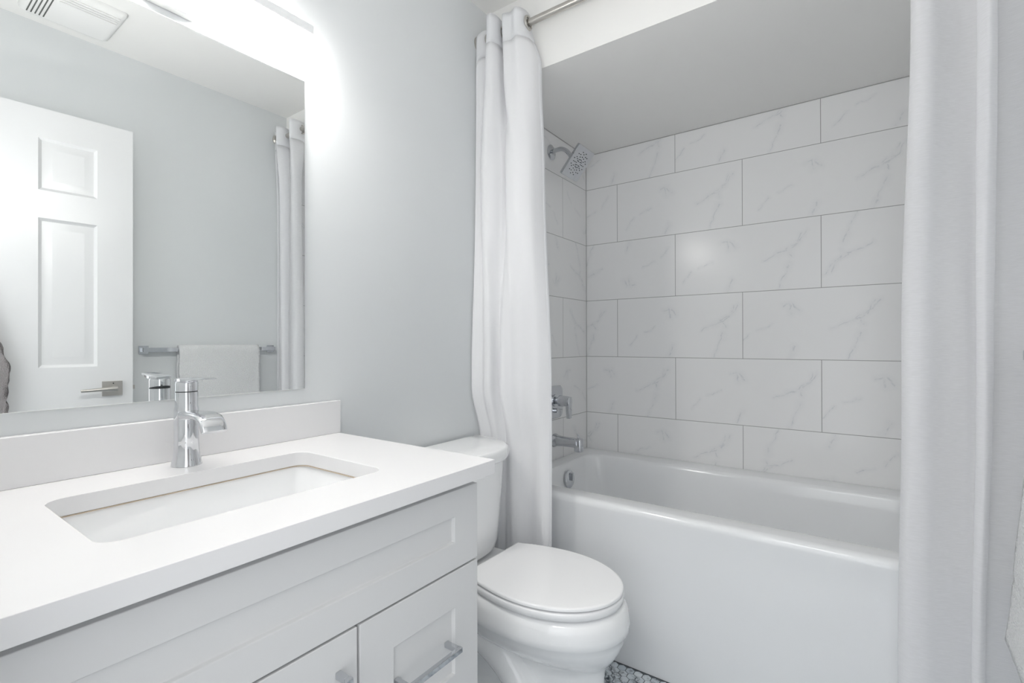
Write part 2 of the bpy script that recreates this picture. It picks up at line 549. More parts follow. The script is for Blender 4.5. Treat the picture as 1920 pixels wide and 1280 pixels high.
# ------------------------------------------------------------------ door, standing open against the right wall
def make_door():
    wd, h, th = 0.75, 2.076, 0.035
    # local: a = distance from the free edge, z = height, b = depth (0 = face to the mirror)
    p0 = Vector((1.430, -1.657, 0.014))
    p1 = Vector((1.486, -2.41, 0.014))
    ax = (p1 - p0).normalized()
    nx = Vector((ax.y, -ax.x, 0))
    if nx.x > 0: nx = -nx                # out of the face, towards the mirror
    def P(a, z, b): return p0 + ax * a + Vector((0, 0, z)) + nx * b
    ua = [0, 0.116, 0.311, 0.442, 0.637, wd]
    uz = [0, 0.22, 0.83, 1.026, 1.641, 1.741, 1.963, h]
    bm = bmesh.new()
    for side in (0, 1):
        b0 = 0.0 if side == 0 else -th
        V = [[bm.verts.new(P(a, z, b0)) for z in uz] for a in ua]
        pan = []
        for i in range(5):
            for j in range(7):
                q = (V[i][j], V[i + 1][j], V[i + 1][j + 1], V[i][j + 1])
                fc = bm.faces.new(q if side else tuple(reversed(q)))
                if i in (1, 3) and j in (1, 3, 5):
                    pan.append(fc)
        for fc in pan: fc.normal_update()
        s = nx if side == 0 else -nx
        for fc in pan:
            if fc.normal.dot(s) < 0: fc.normal_flip()
        for thick, dep in ((0.006, 0.0), (0.003, -0.004), (0.008, -0.005), (0.004, 0.0), (0.026, 0.007), (0.002, 0.0)):
            bmesh.ops.inset_individual(bm, faces=pan, thickness=thick, depth=dep, use_even_offset=True)
    def rim(a0, z0, a1, z1):
        v = [bm.verts.new(P(a0, z0, 0)), bm.verts.new(P(a1, z1, 0)), bm.verts.new(P(a1, z1, -th)), bm.verts.new(P(a0, z0, -th))]
        bm.faces.new(v)
    rim(0, 0, 0, h); rim(wd, 0, wd, h); rim(0, 0, wd, 0); rim(0, h, wd, h)
    bmesh.ops.remove_doubles(bm, verts=bm.verts, dist=0.00002)
    d = bpy.data.objects.new('door_1', None)
    COL.objects.link(d)
    d.location = P(wd / 2, 0, -th / 2)
    d['kind'] = 'structure'
    finish(bm, 'door_leaf', M_door, d, angle=25)
    # lever handles, one on each side, and the latch
    for b0, sg in ((0.0, 1), (-th, -1)):
        hb = bmesh.new()
        za = 0.935
        aa, bb = 0.073, b0
        def bxl(bm_, a0, a1, z0, z1, c0, c1):
            vs = [bm_.verts.new(P(a, z, b)) for b in (c0, c1) for (a, z) in ((a0, z0), (a1, z0), (a1, z1), (a0, z1))]
            for q in ((0, 1, 2, 3), (4, 5, 6, 7), (0, 1, 5, 4), (1, 2, 6, 5), (2, 3, 7, 6), (3, 0, 4, 7)):
                bm_.faces.new([vs[i] for i in q])
        bxl(hb, aa - 0.035, aa + 0.035, za - 0.032, za + 0.032, bb, bb + sg * 0.008)
        bmesh.ops.recalc_face_normals(hb, faces=hb.faces)
        hd = finish(hb, 'door_handle', M_nickel, d, bevel=0.001)
        hb = bmesh.new()
        tube(hb, [P(aa - 0.003, za, bb + sg * 0.006), P(aa - 0.003, za, bb + sg * 0.030)], 0.011, 20)
        c = P(aa - 0.006, za, bb + sg * 0.038)
        tube(hb, [P(aa - 0.012, za, bb + sg * 0.038), c, P(aa + 0.05, za - 0.001, bb + sg * 0.040), P(aa + 0.108, za - 0.003, bb + sg * 0.040)],
             [0.010, 0.011, 0.0075, 0.0065], 16)
        lv = finish(hb, 'lever', M_nickel, hd)
        hb = bmesh.new()
        tube(hb, [P(aa - 0.003, za + 0.022, bb + sg * 0.0075), P(aa - 0.003, za + 0.022, bb + sg * 0.009)], 0.0024, 10)
        finish(hb, 'privacy_pin', M_black, hd)
    lb = bmesh.new()
    v = [lb.verts.new(P(-0.0008 - 0.009 * e, 0.935 + zz, bb)) for e in (0, 1) for zz, bb in ((-0.009, -0.012), (0.009, -0.012), (0.009, -0.024), (-0.009, -0.024))]
    for q in ((0, 1, 2, 3), (4, 5, 6, 7), (0, 1, 5, 4), (1, 2, 6, 5), (2, 3, 7, 6), (3, 0, 4, 7)):
        lb.faces.new([v[i] for i in q])
    finish(lb, 'latch', M_nickel, d, bevel=0.0008)
    for hz in (0.2, 1.05, 1.85):
        hb = bmesh.new()
        tube(hb, [P(wd - 0.004, hz - 0.045, -th - 0.002), P(wd - 0.004, hz + 0.045, -th - 0.002)], 0.006, 12)
        finish(hb, 'hinge', M_nickel, d)
    return P
DP = make_door()

# ------------------------------------------------------------------ mirror and vanity light
bm = new_box(-0.0026, 0.0, -0.718, 0.0, 1.0195, 1.852)
mi = finish(bm, 'wall_mirror', M_mirror, bevel=0.0010, seg=2)
mi.location = (0.0068, -1.6819, 0)
mi.rotation_euler = (0, 0, -0.005)      # hangs a touch off parallel, as its reflections show
tag(mi, 'large frameless mirror on the grey wall above the vanity', 'mirror')

LX, LZ, LY0, LY1 = 0.080, 1.925, -2.29, -1.708
vl = thing('vanity_light', 'long glowing bar light on the wall above the mirror', 'wall light', (0, -2.0, 1.93))
bm = new_box(0.001, 0.026, -2.058, -1.950, 1.868, 1.985)
finish(bm, 'backplate', mat('white_plate', (0.78, 0.78, 0.77, 1), 0.45), vl, bevel=0.003)
bm = new_box(0.0262, 0.064, -2.03, -1.978, 1.945, 1.970)
finish(bm, 'arm', M_chrome, vl, bevel=0.002)
bm = new_box(LX - 0.012, LX + 0.012, LY0, LY1, LZ + 0.0065, LZ + 0.031)
finish(bm, 'housing', mat('white_enamel', (0.80, 0.81, 0.82, 1), 0.4), vl, bevel=0.003)
bm = bmesh.new()
rings = []
for y, k in ((LY0, 0.3), (LY0 + 0.003, 0.8), (LY0 + 0.009, 1), (LY1 - 0.009, 1), (LY1 - 0.003, 0.8), (LY1, 0.3)):
    pr = []
    for i in range(17):
        a = PI + PI * i / 16
        pr.append(Vector((LX + 0.0115 * k * math.cos(a), y, LZ + 0.002 + 0.0125 * k * math.sin(a))))
    pr.append(Vector((LX + 0.0115 * k, y, LZ + 0.006)))
    pr.append(Vector((LX - 0.0115 * k, y, LZ + 0.006)))
    rings.append(pr)
loft(bm, rings)
dif = finish(bm, 'diffuser', M_led, vl)
dif['label'] = 'glowing white diffuser'

# ------------------------------------------------------------------ vanity
van = thing('vanity_cabinet', 'white shaker vanity cabinet with a drawer and a door under the counter', 'cabinet', (0.27, -2.0, 0))
VY1, VY0 = -1.608, -2.405
bm = bmesh.new()
box(bm, 0.002, 0.527, VY1 - 0.018, VY1, 0.0, 0.855)
box(bm, 0.002, 0.527, VY0, VY0 + 0.018, 0.0, 0.855)
box(bm, 0.002, 0.46, VY0 + 0.018, VY1 - 0.018, 0.085, 0.10)
box(bm, 0.002, 0.012, VY0 + 0.018, VY1 - 0.018, 0.10, 0.70)
box(bm, 0.44, 0.455, VY0 + 0.018, VY1 - 0.018, 0.0, 0.085)
box(bm, 0.51, 0.527, VY0 + 0.018, VY1 - 0.018, 0.66, 0.855)
box(bm, 0.51, 0.527, VY0 + 0.018, VY1 - 0.018, 0.10, 0.13)
box(bm, 0.51, 0.527, -1.945, -1.90, 0.13, 0.66)
box(bm, 0.51, 0.527, VY1 - 0.05, VY1 - 0.018, 0.13, 0.66)
box(bm, 0.51, 0.527, VY0 + 0.018, VY0 + 0.05, 0.13, 0.66)
box(bm, 0.51, 0.527, -1.90, VY1 - 0.05, 0.36, 0.40)
finish(bm, 'body', M_cab, van, bevel=0.0012)

def shaker(name, y0, y1, z0, z1, fy, fz):
    bm = bmesh.new()
    X0, X1, XR = 0.5285, 0.548, 0.541
    def grid(x, ys, zs): return [[bm.verts.new((x, y, z)) for z in zs] for y in ys]
    ys, zs = [y0, y0 + fy, y1 - fy, y1], [z0, z0 + fz, z1 - fz, z1]
    g = grid(X1, ys, zs)
    for i in range(3):
        for j in range(3):
            if (i, j) != (1, 1):
                bm.faces.new((g[i][j], g[i + 1][j], g[i + 1][j + 1], g[i][j + 1]))
    inn = [(1, 1), (2, 1), (2, 2), (1, 2)]
    rec = [bm.verts.new((XR, ys[i] + (0.002 if i == 1 else -0.002), zs[j] + (0.002 if j == 1 else -0.002))) for i, j in inn]
    for k in range(4):
        a, b = inn[k], inn[(k + 1) % 4]
        bm.faces.new((g[a[0]][a[1]], g[b[0]][b[1]], rec[(k + 1) % 4], rec[k]))
    bm.faces.new(rec)
    bk = [bm.verts.new((X0, y, z)) for y, z in ((y0, z0), (y1, z0), (y1, z1), (y0, z1))]
    bm.faces.new(bk)
    per = [[(0, 0), (1, 0), (2, 0), (3, 0)], [(3, 0), (3, 1), (3, 2), (3, 3)], [(3, 3), (2, 3), (1, 3), (0, 3)], [(0, 3), (0, 2), (0, 1), (0, 0)]]
    for k in range(4):
        bm.faces.new([g[i][j] for i, j in per[k]] + [bk[(k + 1) % 4], bk[k]])
    return finish(bm, name, M_cab, van, bevel=0.0016, angle=30)
def bar_pull(parent, p, q):
    """square chrome bar handle between two posts, on the face x = 0.548"""
    p, q = Vector(p), Vector(q)
    d = (q - p).normalized()
    s = Vector((1, 0, 0)).cross(d)
    bm = bmesh.new()
    def slab(a, b, wx0, wx1, hw):
        vs = [bm.verts.new(Vector((x, 0, 0)) + e + s * k) for e in (a, b) for x, k in ((wx0, -hw), (wx1, -hw), (wx1, hw), (wx0, hw))]
        for c in ((0, 1, 2, 3), (4, 5, 6, 7), (0, 1, 5, 4), (1, 2, 6, 5), (2, 3, 7, 6), (3, 0, 4, 7)):
            bm.faces.new([vs[i] for i in c])
    p0, q0 = Vector((0, p.y, p.z)), Vector((0, q.y, q.z))
    xf = p.x
    slab(p0 - d * 0.006, q0 + d * 0.006, 0.572, 0.581, 0.0055)
    slab(p0 - d * 0.0055, p0 + d * 0.0055, xf, 0.5722, 0.005)
    slab(q0 - d * 0.0055, q0 + d * 0.0055, xf, 0.5722, 0.005)
    return finish(bm, 'handle', M_chrome, parent, bevel=0.0014)
ff = shaker('false_front', VY0 + 0.003, VY1, 0.676, 0.838, 0.073, 0.055)
d1 = shaker('drawer', -1.915, VY1, 0.386, 0.672, 0.073, 0.075)
d2 = shaker('drawer', -1.915, VY1, 0.104, 0.382, 0.073, 0.075)
dr = shaker('door', VY0 + 0.003, -1.920, 0.104, 0.672, 0.073, 0.075)
bar_pull(d1, (0.541, -1.832, 0.530), (0.541, -1.700, 0.530))
bar_pull(d2, (0.541, -1.832, 0.243), (0.541, -1.700, 0.243))
bar_pull(dr, (0.548, -1.957, 0.485), (0.548, -1.957, 0.613))

# countertop: slab with the sink cut-out, backsplash
ct = thing('countertop', 'white quartz countertop with backsplash, on the vanity cabinet', 'countertop', (0.29, -2.0, 0.857))
CX0, CX1, CY0, CY1, CZ0, CZ1 = 0.0015, 0.580, -2.407, -1.586, 0.857, 0.888
HX0, HX1, HY0, HY1 = 0.156, 0.450, -2.232, -1.780
bm = bmesh.new()
inner = rrect(HX0, HX1, HY0, HY1, 0.030, 8)
def outer_pt(px, py):
    cx, cy = (HX0 + HX1) / 2, (HY0 + HY1) / 2
    return px, py
n = len(inner)
# outer ring has the same number of points, nine on each corner region
out = []
for k, (cx, cy) in enumerate(((CX1, CY1), (CX0, CY1), (CX0, CY0), (CX1, CY0))):
    for i in range(9):
        out.append((cx, cy))
# triangulate top and bottom through bmesh holes
def plate(z):
    ov = [bm.verts.new((x, y, z)) for x, y in ((CX1, CY1), (CX0, CY1), (CX0, CY0), (CX1, CY0))]
    iv = [bm.verts.new((x, y, z)) for x, y in inner]
    for k in range(4):
        seg_ = iv[k * 9:(k + 1) * 9]
        for a, b in zip(seg_, seg_[1:]):
            bm.faces.new((ov[k], b, a))
        bm.faces.new((ov[k], ov[(k + 1) % 4], iv[((k + 1) * 9) % 36], iv[k * 9 + 8]))
    return ov, iv
o1, i1 = plate(CZ1)
o0, i0 = plate(CZ0)
for A, B in ((o1, o0), (i1, i0)):
    for k in range(len(A)):
        j = (k + 1) % len(A)
        bm.faces.new((A[k], A[j], B[j], B[k]))
finish(bm, 'slab', M_quartz, ct, bevel=0.0012, angle=30)
bm = new_box(0.0015, 0.0205, CY0, -1.581, 0.8882, 0.979)
finish(bm, 'backsplash', M_quartz, ct, bevel=0.0012)
bm = bmesh.new()
rings = [[Vector((x, y, z)) for x, y in rrect(HX0 - e, HX1 + e, HY0 - e, HY1 + e, 0.03, 8)] for e, z in ((0.001, 0.8569), (0.001, 0.8552), (-0.0012, 0.8552), (-0.0012, 0.8569))]
loft(bm, rings + [rings[0]], False, False)
ck = finish(bm, 'caulk_line', M_caulk, ct, smooth=False)
ck['label'] = 'thin beige caulk line under the sink opening'

# undermount basin
sk = thing('sink', 'rectangular white undermount sink in the quartz counter', 'sink', (0.30, -2.0, 0.72))
bm = bmesh.new()
def rr(e, z, rad): return [Vector((x, y, z)) for x, y in rrect(HX0 - e, HX1 + e, HY0 - e, HY1 + e, rad, 8)]
prof = [(0.022, 0.8548, 0.05), (0.004, 0.8548, 0.034), (0.002, 0.850, 0.034), (-0.004, 0.80, 0.036), (-0.012, 0.745, 0.04), (-0.022, 0.725, 0.045), (-0.045, 0.717, 0.05), (-0.11, 0.7145, 0.02)]
rings = [rr(e, z, rad) for e, z, rad in prof]
rings_o = [rr(0.022, 0.848, 0.05), rr(0.012, 0.79, 0.045), rr(0.0, 0.72, 0.05), rr(-0.04, 0.702, 0.05), rr(-0.11, 0.700, 0.02)]
loft(bm, list(reversed(rings_o)) + rings)
finish(bm, 'basin', M_cer, sk, angle=50)
bm = bmesh.new()
lathe(bm, (0.303, -2.006, 0.7148), (0, 0, 1), [(0.0, 0.0), (0.022, 0.0), (0.022, 0.002), (0.018, 0.0035), (0.0, 0.005)], 28)
finish(bm, 'drain', M_chrome, sk)

# ------------------------------------------------------------------ basin faucet
FX, FY, FZ = 0.078, -1.994, 0.888
fa = thing('basin_faucet', 'chrome single-lever faucet standing behind the sink', 'faucet', (FX, FY, FZ))
bm = bmesh.new()
prof = [(0.0285, 0.0003), (0.0285, 0.0012), (0.0272, 0.006), (0.0248, 0.018), (0.0232, 0.034), (0.0226, 0.05), (0.0226, 0.112), (0.0222, 0.118), (0.0208, 0.124), (0.0208, 0.153)]
lathe(bm, (FX, FY, FZ), (0, 0, 1), prof, 48)
finish(bm, 'body', M_bright, fa, angle=50)
bm = bmesh.new()
lathe(bm, (FX, FY, FZ), (0, 0, 1), [(0.0198, 0.1532), (0.0198, 0.1600)], 48)
finish(bm, 'joint_ring', M_dark, fa)
# lever: cap cylinder, raised a little at the back, and thin flat plate reaching forward
bm = bmesh.new()
rings = []
for rr_, h, tilt in ((0.0208, 0.155, 1), (0.0208, 0.171, 0), (0.0200, 0.175, 0), (0.0190, 0.176, 0)):
    rings.append([Vector((FX + rr_ * math.cos(2 * PI * i / 48), FY + rr_ * math.sin(2 * PI * i / 48),
                          FZ + h + tilt * 0.0045 * max(0, -math.cos(2 * PI * i / 48)))) for i in range(48)])
loft(bm, rings)
rings = []
for x, yo, hw, z, th in ((-0.0205, 0, 0.012, 0.1775, 0.004), (-0.012, 0, 0.0185, 0.178, 0.006), (0.01, 0, 0.0212, 0.179, 0.008), (0.040, 0.002, 0.0195, 0.181, 0.0065), (0.07, 0.004, 0.0165, 0.1825, 0.0045), (0.091, 0.006, 0.0135, 0.1835, 0.003), (0.096, 0.006, 0.0115, 0.1835, 0.0015)):
    rings.append([Vector((FX + x, FY + yo + hw * sx, FZ + z + th * sz * 0.5)) for sx, sz in ((-1, -0.7), (-0.9, -1), (0.9, -1), (1, -0.7), (1, 0.6), (0.9, 1), (-0.9, 1), (-1, 0.6))])
loft(bm, rings)
finish(bm, 'lever', M_bright, fa, angle=40)
# spout: broad, curved over and down at the tip
bm = bmesh.new()
path = [(0.0, 0.106, 0.0195, 0.020), (0.025, 0.106, 0.0205, 0.019), (0.05, 0.1075, 0.0215, 0.017), (0.08, 0.110, 0.0225, 0.0145), (0.11, 0.1105, 0.023, 0.0135), (0.135, 0.107, 0.0235, 0.0135), (0.151, 0.0985, 0.0235, 0.0135), (0.159, 0.0895, 0.0235, 0.013), (0.163, 0.082, 0.023, 0.012)]
rings = []
for i, (dx, z, hw, th) in enumerate(path):
    dx *= 0.78
    a = path[max(i - 1, 0)]
    b = path[min(i + 1, len(path) - 1)]
    tx, tz = b[0] - a[0], b[1] - a[1]
    L = math.hypot(tx, tz)
    nxx, nzz = -tz / L, tx / L
    ring = []
    for k in range(24):
        an = 2 * PI * k / 24
        cs, sn = math.cos(an), math.sin(an)
        e = 2 / 3.6
        sy = abs(cs) ** e * (1 if cs >= 0 else -1)
        sn2 = abs(sn) ** e * (1 if sn >= 0 else -1)
        ring.append(Vector((FX + dx + nxx * sn2 * th / 2, FY + sy * hw, FZ + z + nzz * sn2 * th / 2)))
    rings.append(ring)
loft(bm, rings)
finish(bm, 'spout', M_bright, fa, angle=50)

# ------------------------------------------------------------------ toilet
TY = -1.170
to = thing('toilet', 'white two-piece toilet with closed lid beside the vanity', 'toilet', (0.35, TY, 0))
def sect(x0, x1, hw, z, nb=2.6, nf=2.1, split=0.42, n=56):
    """closed outline: blunt back at x0, rounded front at x1"""
    xm = x0 + (x1 - x0) * split
    out = []
    for i in range(n):
        a = 2 * PI * i / n
        c, s = math.cos(a), math.sin(a)
        e = nf if c >= 0 else nb
        rx = (x1 - xm) if c >= 0 else (xm - x0)
        out.append(Vector((xm + rx * abs(c) ** (2 / e) * (1 if c >= 0 else -1), TY + hw * abs(s) ** (2 / e) * (1 if s >= 0 else -1), z)))
    return out
bm = bmesh.new()
S_ = [(0.10, 0.646, 0.104, 0.0), (0.10, 0.646, 0.105, 0.012), (0.105, 0.641, 0.098, 0.03), (0.11, 0.638, 0.090, 0.09), (0.12, 0.639, 0.086, 0.15),
      (0.15, 0.641, 0.086, 0.20), (0.17, 0.645, 0.090, 0.226), (0.19, 0.654, 0.103, 0.240), (0.20, 0.665, 0.123, 0.254), (0.21, 0.678, 0.144, 0.272), (0.215, 0.688, 0.160, 0.292), (0.22, 0.696, 0.173, 0.314), (0.222, 0.7005, 0.1805, 0.332),
      (0.222, 0.7070, 0.1865, 0.340), (0.222, 0.7075, 0.187, 0.355), (0.222, 0.705, 0.185, 0.380), (0.222, 0.700, 0.180, 0.396), (0.224, 0.690, 0.171, 0.404), (0.235, 0.66, 0.15, 0.406)]
loft(bm, [sect(a, b, c, d, 3.0, 2.05, 0.45) for a, b, c, d in S_])
finish(bm, 'bowl', M_cer, to, angle=60)
# deck behind the seat that carries the tank, and the foot with its trapway bulges
bm = bmesh.new()
rings = []
for z, x0, x1, hw in ((0.10, 0.10, 0.34, 0.085), (0.22, 0.07, 0.34, 0.10), (0.33, 0.045, 0.345, 0.125), (0.375, 0.035, 0.345, 0.14), (0.398, 0.034, 0.345, 0.143), (0.404, 0.04, 0.34, 0.138)):
    rings.append([Vector((x, y, z)) for x, y in rrect(x0, x1, TY - hw, TY + hw, 0.035, 6)])
loft(bm, rings)
finish(bm, 'deck', M_cer, to, angle=60)
for sg in (-1, 1):
    bm = bmesh.new()
    pts = catmull([(0.50, TY + sg * 0.062, 0.055), (0.44, TY + sg * 0.078, 0.13), (0.36, TY + sg * 0.084, 0.21), (0.27, TY + sg * 0.084, 0.245), (0.20, TY + sg * 0.082, 0.19), (0.165, TY + sg * 0.078, 0.07), (0.16, TY + sg * 0.076, 0.01)], 28)
    tube(bm, pts, [0.03 + 0.026 * math.sin(PI * min(1, i / 14)) if i < 7 else 0.052 for i in range(28)], 20)
    finish(bm, 'trapway', M_cer, to, angle=70)
    bm = bmesh.new()
    rings = []
    for z, e in ((0.0, 0), (0.028, 0), (0.038, -0.006), (0.042, -0.018)):
        rings.append([Vector((x, y, z)) for x, y in rrect(0.115 - e, 0.40 + e, TY + sg * 0.105 - 0.032 - e, TY + sg * 0.105 + 0.032 + e, 0.013 + max(0, -e) * 0.0, 6)])
    loft(bm, rings)
    finish(bm, 'foot', M_cer, to, angle=60)
    bm = bmesh.new()
    lathe(bm, (0.31, TY + sg * 0.118, 0.040), (0, 0, 1), [(0.013, 0), (0.013, 0.008), (0.010, 0.014), (0.004, 0.017), (0.0, 0.0175)], 20)
    finish(bm, 'bolt_cap', M_seat, to)
# tank
def tank_ring(k, xf, hw, z, x0=0.012):
    out = []
    n = 40
    for i in range(n + 1):
        a = -PI / 2 + PI * i / n
        c, s = math.cos(a), math.sin(a)
        e = 2 / 2.35
        out.append(Vector((x0 + (xf - x0) * abs(c) ** e, TY + hw * (abs(s) ** (2 / 2.6)) * (1 if s >= 0 else -1), z)))
    return out
bm = bmesh.new()
loft(bm, [tank_ring(0, *a) for a in ((0.16, 0.135, 0.408), (0.185, 0.165, 0.412), (0.200, 0.182, 0.428), (0.206, 0.190, 0.455), (0.214, 0.197, 0.54), (0.222, 0.204, 0.64), (0.228, 0.209, 0.7345))])
finish(bm, 'tank', M_cer, to, angle=60)
bm = bmesh.new()
loft(bm, [tank_ring(0, *a) for a in ((0.236, 0.214, 0.736), (0.243, 0.219, 0.740), (0.247, 0.222, 0.748), (0.247, 0.222, 0.770), (0.244, 0.219, 0.779), (0.236, 0.211, 0.783), (0.15, 0.14, 0.7845))])
finish(bm, 'tank_lid', M_cer, to, angle=60)
# seat and lid
def seat_ring(grow, z, back=0.254, tip=0.688, hwb=0.135, hwm=0.179):
    """egg outline with a straight, narrower back"""
    out = []
    n = 40
    xm = 0.455
    for i in range(n + 1):           # front half ellipse, right to left
        a = -PI / 2 + PI * i / n
        out.append(Vector((xm + (tip - xm + grow) * abs(math.cos(a)) ** 0.98, TY + (hwm + grow) * math.sin(a), z)))
    for i in range(1, 12):           # taper to the back on the left side
        k = i / 12
        x = xm + (back - grow - xm) * k
        out.append(Vector((x, TY + (hwm + grow) + (hwb - hwm) * (k ** 1.9), z)))
    out.append(Vector((back - grow, TY + hwb + grow * 0.6, z)))
    out.append(Vector((back - grow, TY - hwb - grow * 0.6, z)))
    for i in range(11, 0, -1):
        k = i / 12
        x = xm + (back - grow - xm) * k
        out.append(Vector((x, TY - (hwm + grow) - (hwb - hwm) * (k ** 1.9), z)))
    return out
bm = bmesh.new()
loft(bm, [seat_ring(g, z) for g, z in ((-0.02, 0.4115), (-0.001, 0.4115), (0.0015, 0.4130), (0.0025, 0.4280), (0.0005, 0.4315), (-0.006, 0.4320))])
finish(bm, 'seat', M_seat, to, angle=60)
bm = bmesh.new()
loft(bm, [seat_ring(g, z) for g, z in ((-0.02, 0.4368), (-0.002, 0.4368), (0.001, 0.4380), (0.0015, 0.4440), (-0.0005, 0.4464), (-0.006, 0.4472), (-0.05, 0.4478), (-0.11, 0.4480))])
finish(bm, 'lid', M_seat, to, angle=60)
for s in (-1, 1):
    bm = bmesh.new()
    loft(bm, [[Vector((x, y, z)) for x, y in rrect(0.262 + e, 0.300 - e, TY + s * 0.085 - 0.026 + e, TY + s * 0.085 + 0.026 - e, 0.010, 5)] for z, e in ((0.405, 0), (0.4105, 0), (0.4112, 0.001))])
    finish(bm, 'seat_hinge', M_seat, to)
for (gx, gy) in ((0.58, 0.10), (0.58, -0.10), (0.36, 0.12), (0.36, -0.12)):
    bm = new_box(gx - 0.012, gx + 0.012, TY + gy - 0.006, TY + gy + 0.006, 0.4045, 0.4118)
    finish(bm, 'bumper', M_seat, to)

# ------------------------------------------------------------------ bathtub
tb = thing('bathtub', 'white alcove bathtub with flat apron against the tiled wall', 'bathtub', (W / 2, -0.4, 0))
RZ = 0.563
OX0, OX1, OY0, OY1 = 0.003, W - 0.003, -0.800, -0.004
bm = bmesh.new()
def orr(e, z, rad=0.006): return [Vector((x, y, z)) for x, y in rrect(OX0 + e, OX1 - e, OY0 + e, OY1 - e, rad, 8)]
def irr(x0, x1, y0, y1, z, rad): return [Vector((x, y, z)) for x, y in rrect(x0, x1, y0, y1, rad, 8)]
rings = []
# outside going up; the apron leans in a little and rolls over into the rim
def outer(ey, z):
    return [Vector((x, y, z)) for x, y in rrect(OX0, OX1, OY0 + ey, OY1, 0.004, 8)]
for ey, z in ((0.010, 0.0), (0.008, 0.25), (0.006, 0.44), (0.004, 0.520), (0.0, 0.538), (0.001, 0.549), (0.006, 0.558), (0.014, 0.5625), (0.026, RZ)):
    rings.append(outer(ey, z))
for x0, x1, y0, y1, z, rad in ((0.068, W - 0.062, -0.718, -0.104, RZ, 0.075), (0.073, W - 0.068, -0.713, -0.109, 0.5615, 0.075), (0.078, W - 0.076, -0.707, -0.115, 0.556, 0.075), (0.082, W - 0.084, -0.703, -0.119, 0.545, 0.075),
                               (0.088, W - 0.10, -0.697, -0.125, 0.50, 0.078), (0.10, W - 0.16, -0.685, -0.137, 0.38, 0.085), (0.115, W - 0.23, -0.668, -0.155, 0.25, 0.09), (0.135, W - 0.27, -0.648, -0.175, 0.205, 0.09), (0.19, W - 0.33, -0.60, -0.225, 0.185, 0.08), (0.30, W - 0.45, -0.50, -0.32, 0.180, 0.05)):
    rings.append(irr(x0, x1, y0, y1, z, rad))
loft(bm, rings)
finish(bm, 'shell', M_acr, tb, angle=55)
bm = bmesh.new()
nrm = Vector((1, 0, 0.09))
lathe(bm, (0.0915, -0.378, 0.491), nrm, [(0.040, 0.0), (0.0415, 0.003), (0.0415, 0.010), (0.037, 0.014), (0.0, 0.0155)], 36)
ofp = finish(bm, 'overflow_plate', M_chrome, tb, angle=40)
bm = new_box(0.1045, 0.1205, -0.384, -0.372, 0.486, 0.525)
finish(bm, 'drain_lever', M_chrome, ofp, bevel=0.003)
bm = bmesh.new()
lathe(bm, (0.34, -0.41, 0.1802), (0, 0, 1), [(0.03, 0), (0.03, 0.003), (0.02, 0.006), (0, 0.009)], 28)
finish(bm, 'drain', M_chrome, tb)

# ------------------------------------------------------------------ tub spout, valve, shower head
PY = -0.352
sp = thing('tub_spout', 'chrome tub spout on the tiled wall, below the shower valve', 'spout', (0, PY, 0.66))
bm = bmesh.new()
rings = []
for x, rad, z in ((0.001, 0.033, 0.662), (0.006, 0.033, 0.662), (0.012, 0.029, 0.662), (0.024, 0.026, 0.662), (0.05, 0.0235, 0.662), (0.09, 0.0225, 0.662), (0.132, 0.0225, 0.662)):
    ring = []
    for k in range(32):
        a = 2 * PI * k / 32
        e = 2 / 2.6
        c, s = math.cos(a), math.sin(a)
        ring.append(Vector((x, PY + rad * abs(c) ** e * (1 if c >= 0 else -1), z + rad * abs(s) ** e * (1 if s >= 0 else -1))))
    rings.append(ring)
loft(bm, rings)
finish(bm, 'body', M_chrome, sp, angle=50)
bm = bmesh.new()
loft(bm, [[Vector((x, y, z)) for x, y in rrect(0.117 - e, 0.155 + e, PY - 0.0195 - e, PY + 0.0195 + e, 0.010, 6)] for z, e in ((0.622, -0.002), (0.624, 0), (0.680, 0), (0.6845, -0.004))])
finish(bm, 'outlet', M_chrome, sp, angle=50)
bm = bmesh.new()
lathe(bm, (0.132, PY, 0.683), (0, 0, 1), [(0.003, 0), (0.003, 0.016), (0.0055, 0.018), (0.0055, 0.022), (0.0, 0.023)], 16)
finish(bm, 'diverter_knob', M_chrome, sp)

va = thing('shower_valve', 'chrome shower valve with a plate and drop lever on the tiled wall', 'valve', (0, PY, 0.85))
bm = bmesh.new()
pl = rrect(PY - 0.073, PY + 0.073, 0.770, 0.930, 0.03, 8)
loft(bm, [[Vector((x, PY + (y - PY) * k, 0.85 + (z - 0.85) * k)) for y, z in pl] for x, k in ((0.001, 1), (0.005, 1), (0.0075, 0.97))])
finish(bm, 'plate', M_chrome, va, angle=40)
bm = bmesh.new()
lathe(bm, (0.0077, PY, 0.858), (1, 0, 0), [(0.030, 0), (0.030, 0.004), (0.018, 0.008), (0.018, 0.022), (0.0265, 0.024), (0.0265, 0.050), (0.0240, 0.075), (0.0225, 0.082), (0.0, 0.084)], 32)
vh = finish(bm, 'handle', M_chrome, va, angle=40)
bm = bmesh.new()
loft(bm, [[Vector((x, y, z)) for x, y in rrect(0.072 + t_, 0.093, PY - 0.0155 + t_, PY + 0.0155 - t_, 0.005, 5)] for z, t_ in ((0.776, 0.003), (0.779, 0.0015), (0.858, 0), (0.8765, 0.0), (0.880, 0.004))])
finish(bm, 'lever', M_chrome, vh, angle=40)
bm = bmesh.new()
lathe(bm, (0.0077, PY, 0.808), (1, 0, 0), [(0.011, 0), (0.011, 0.012), (0.008, 0.014), (0.0, 0.014)], 20)
finish(bm, 'stop_knob', M_chrome, va)

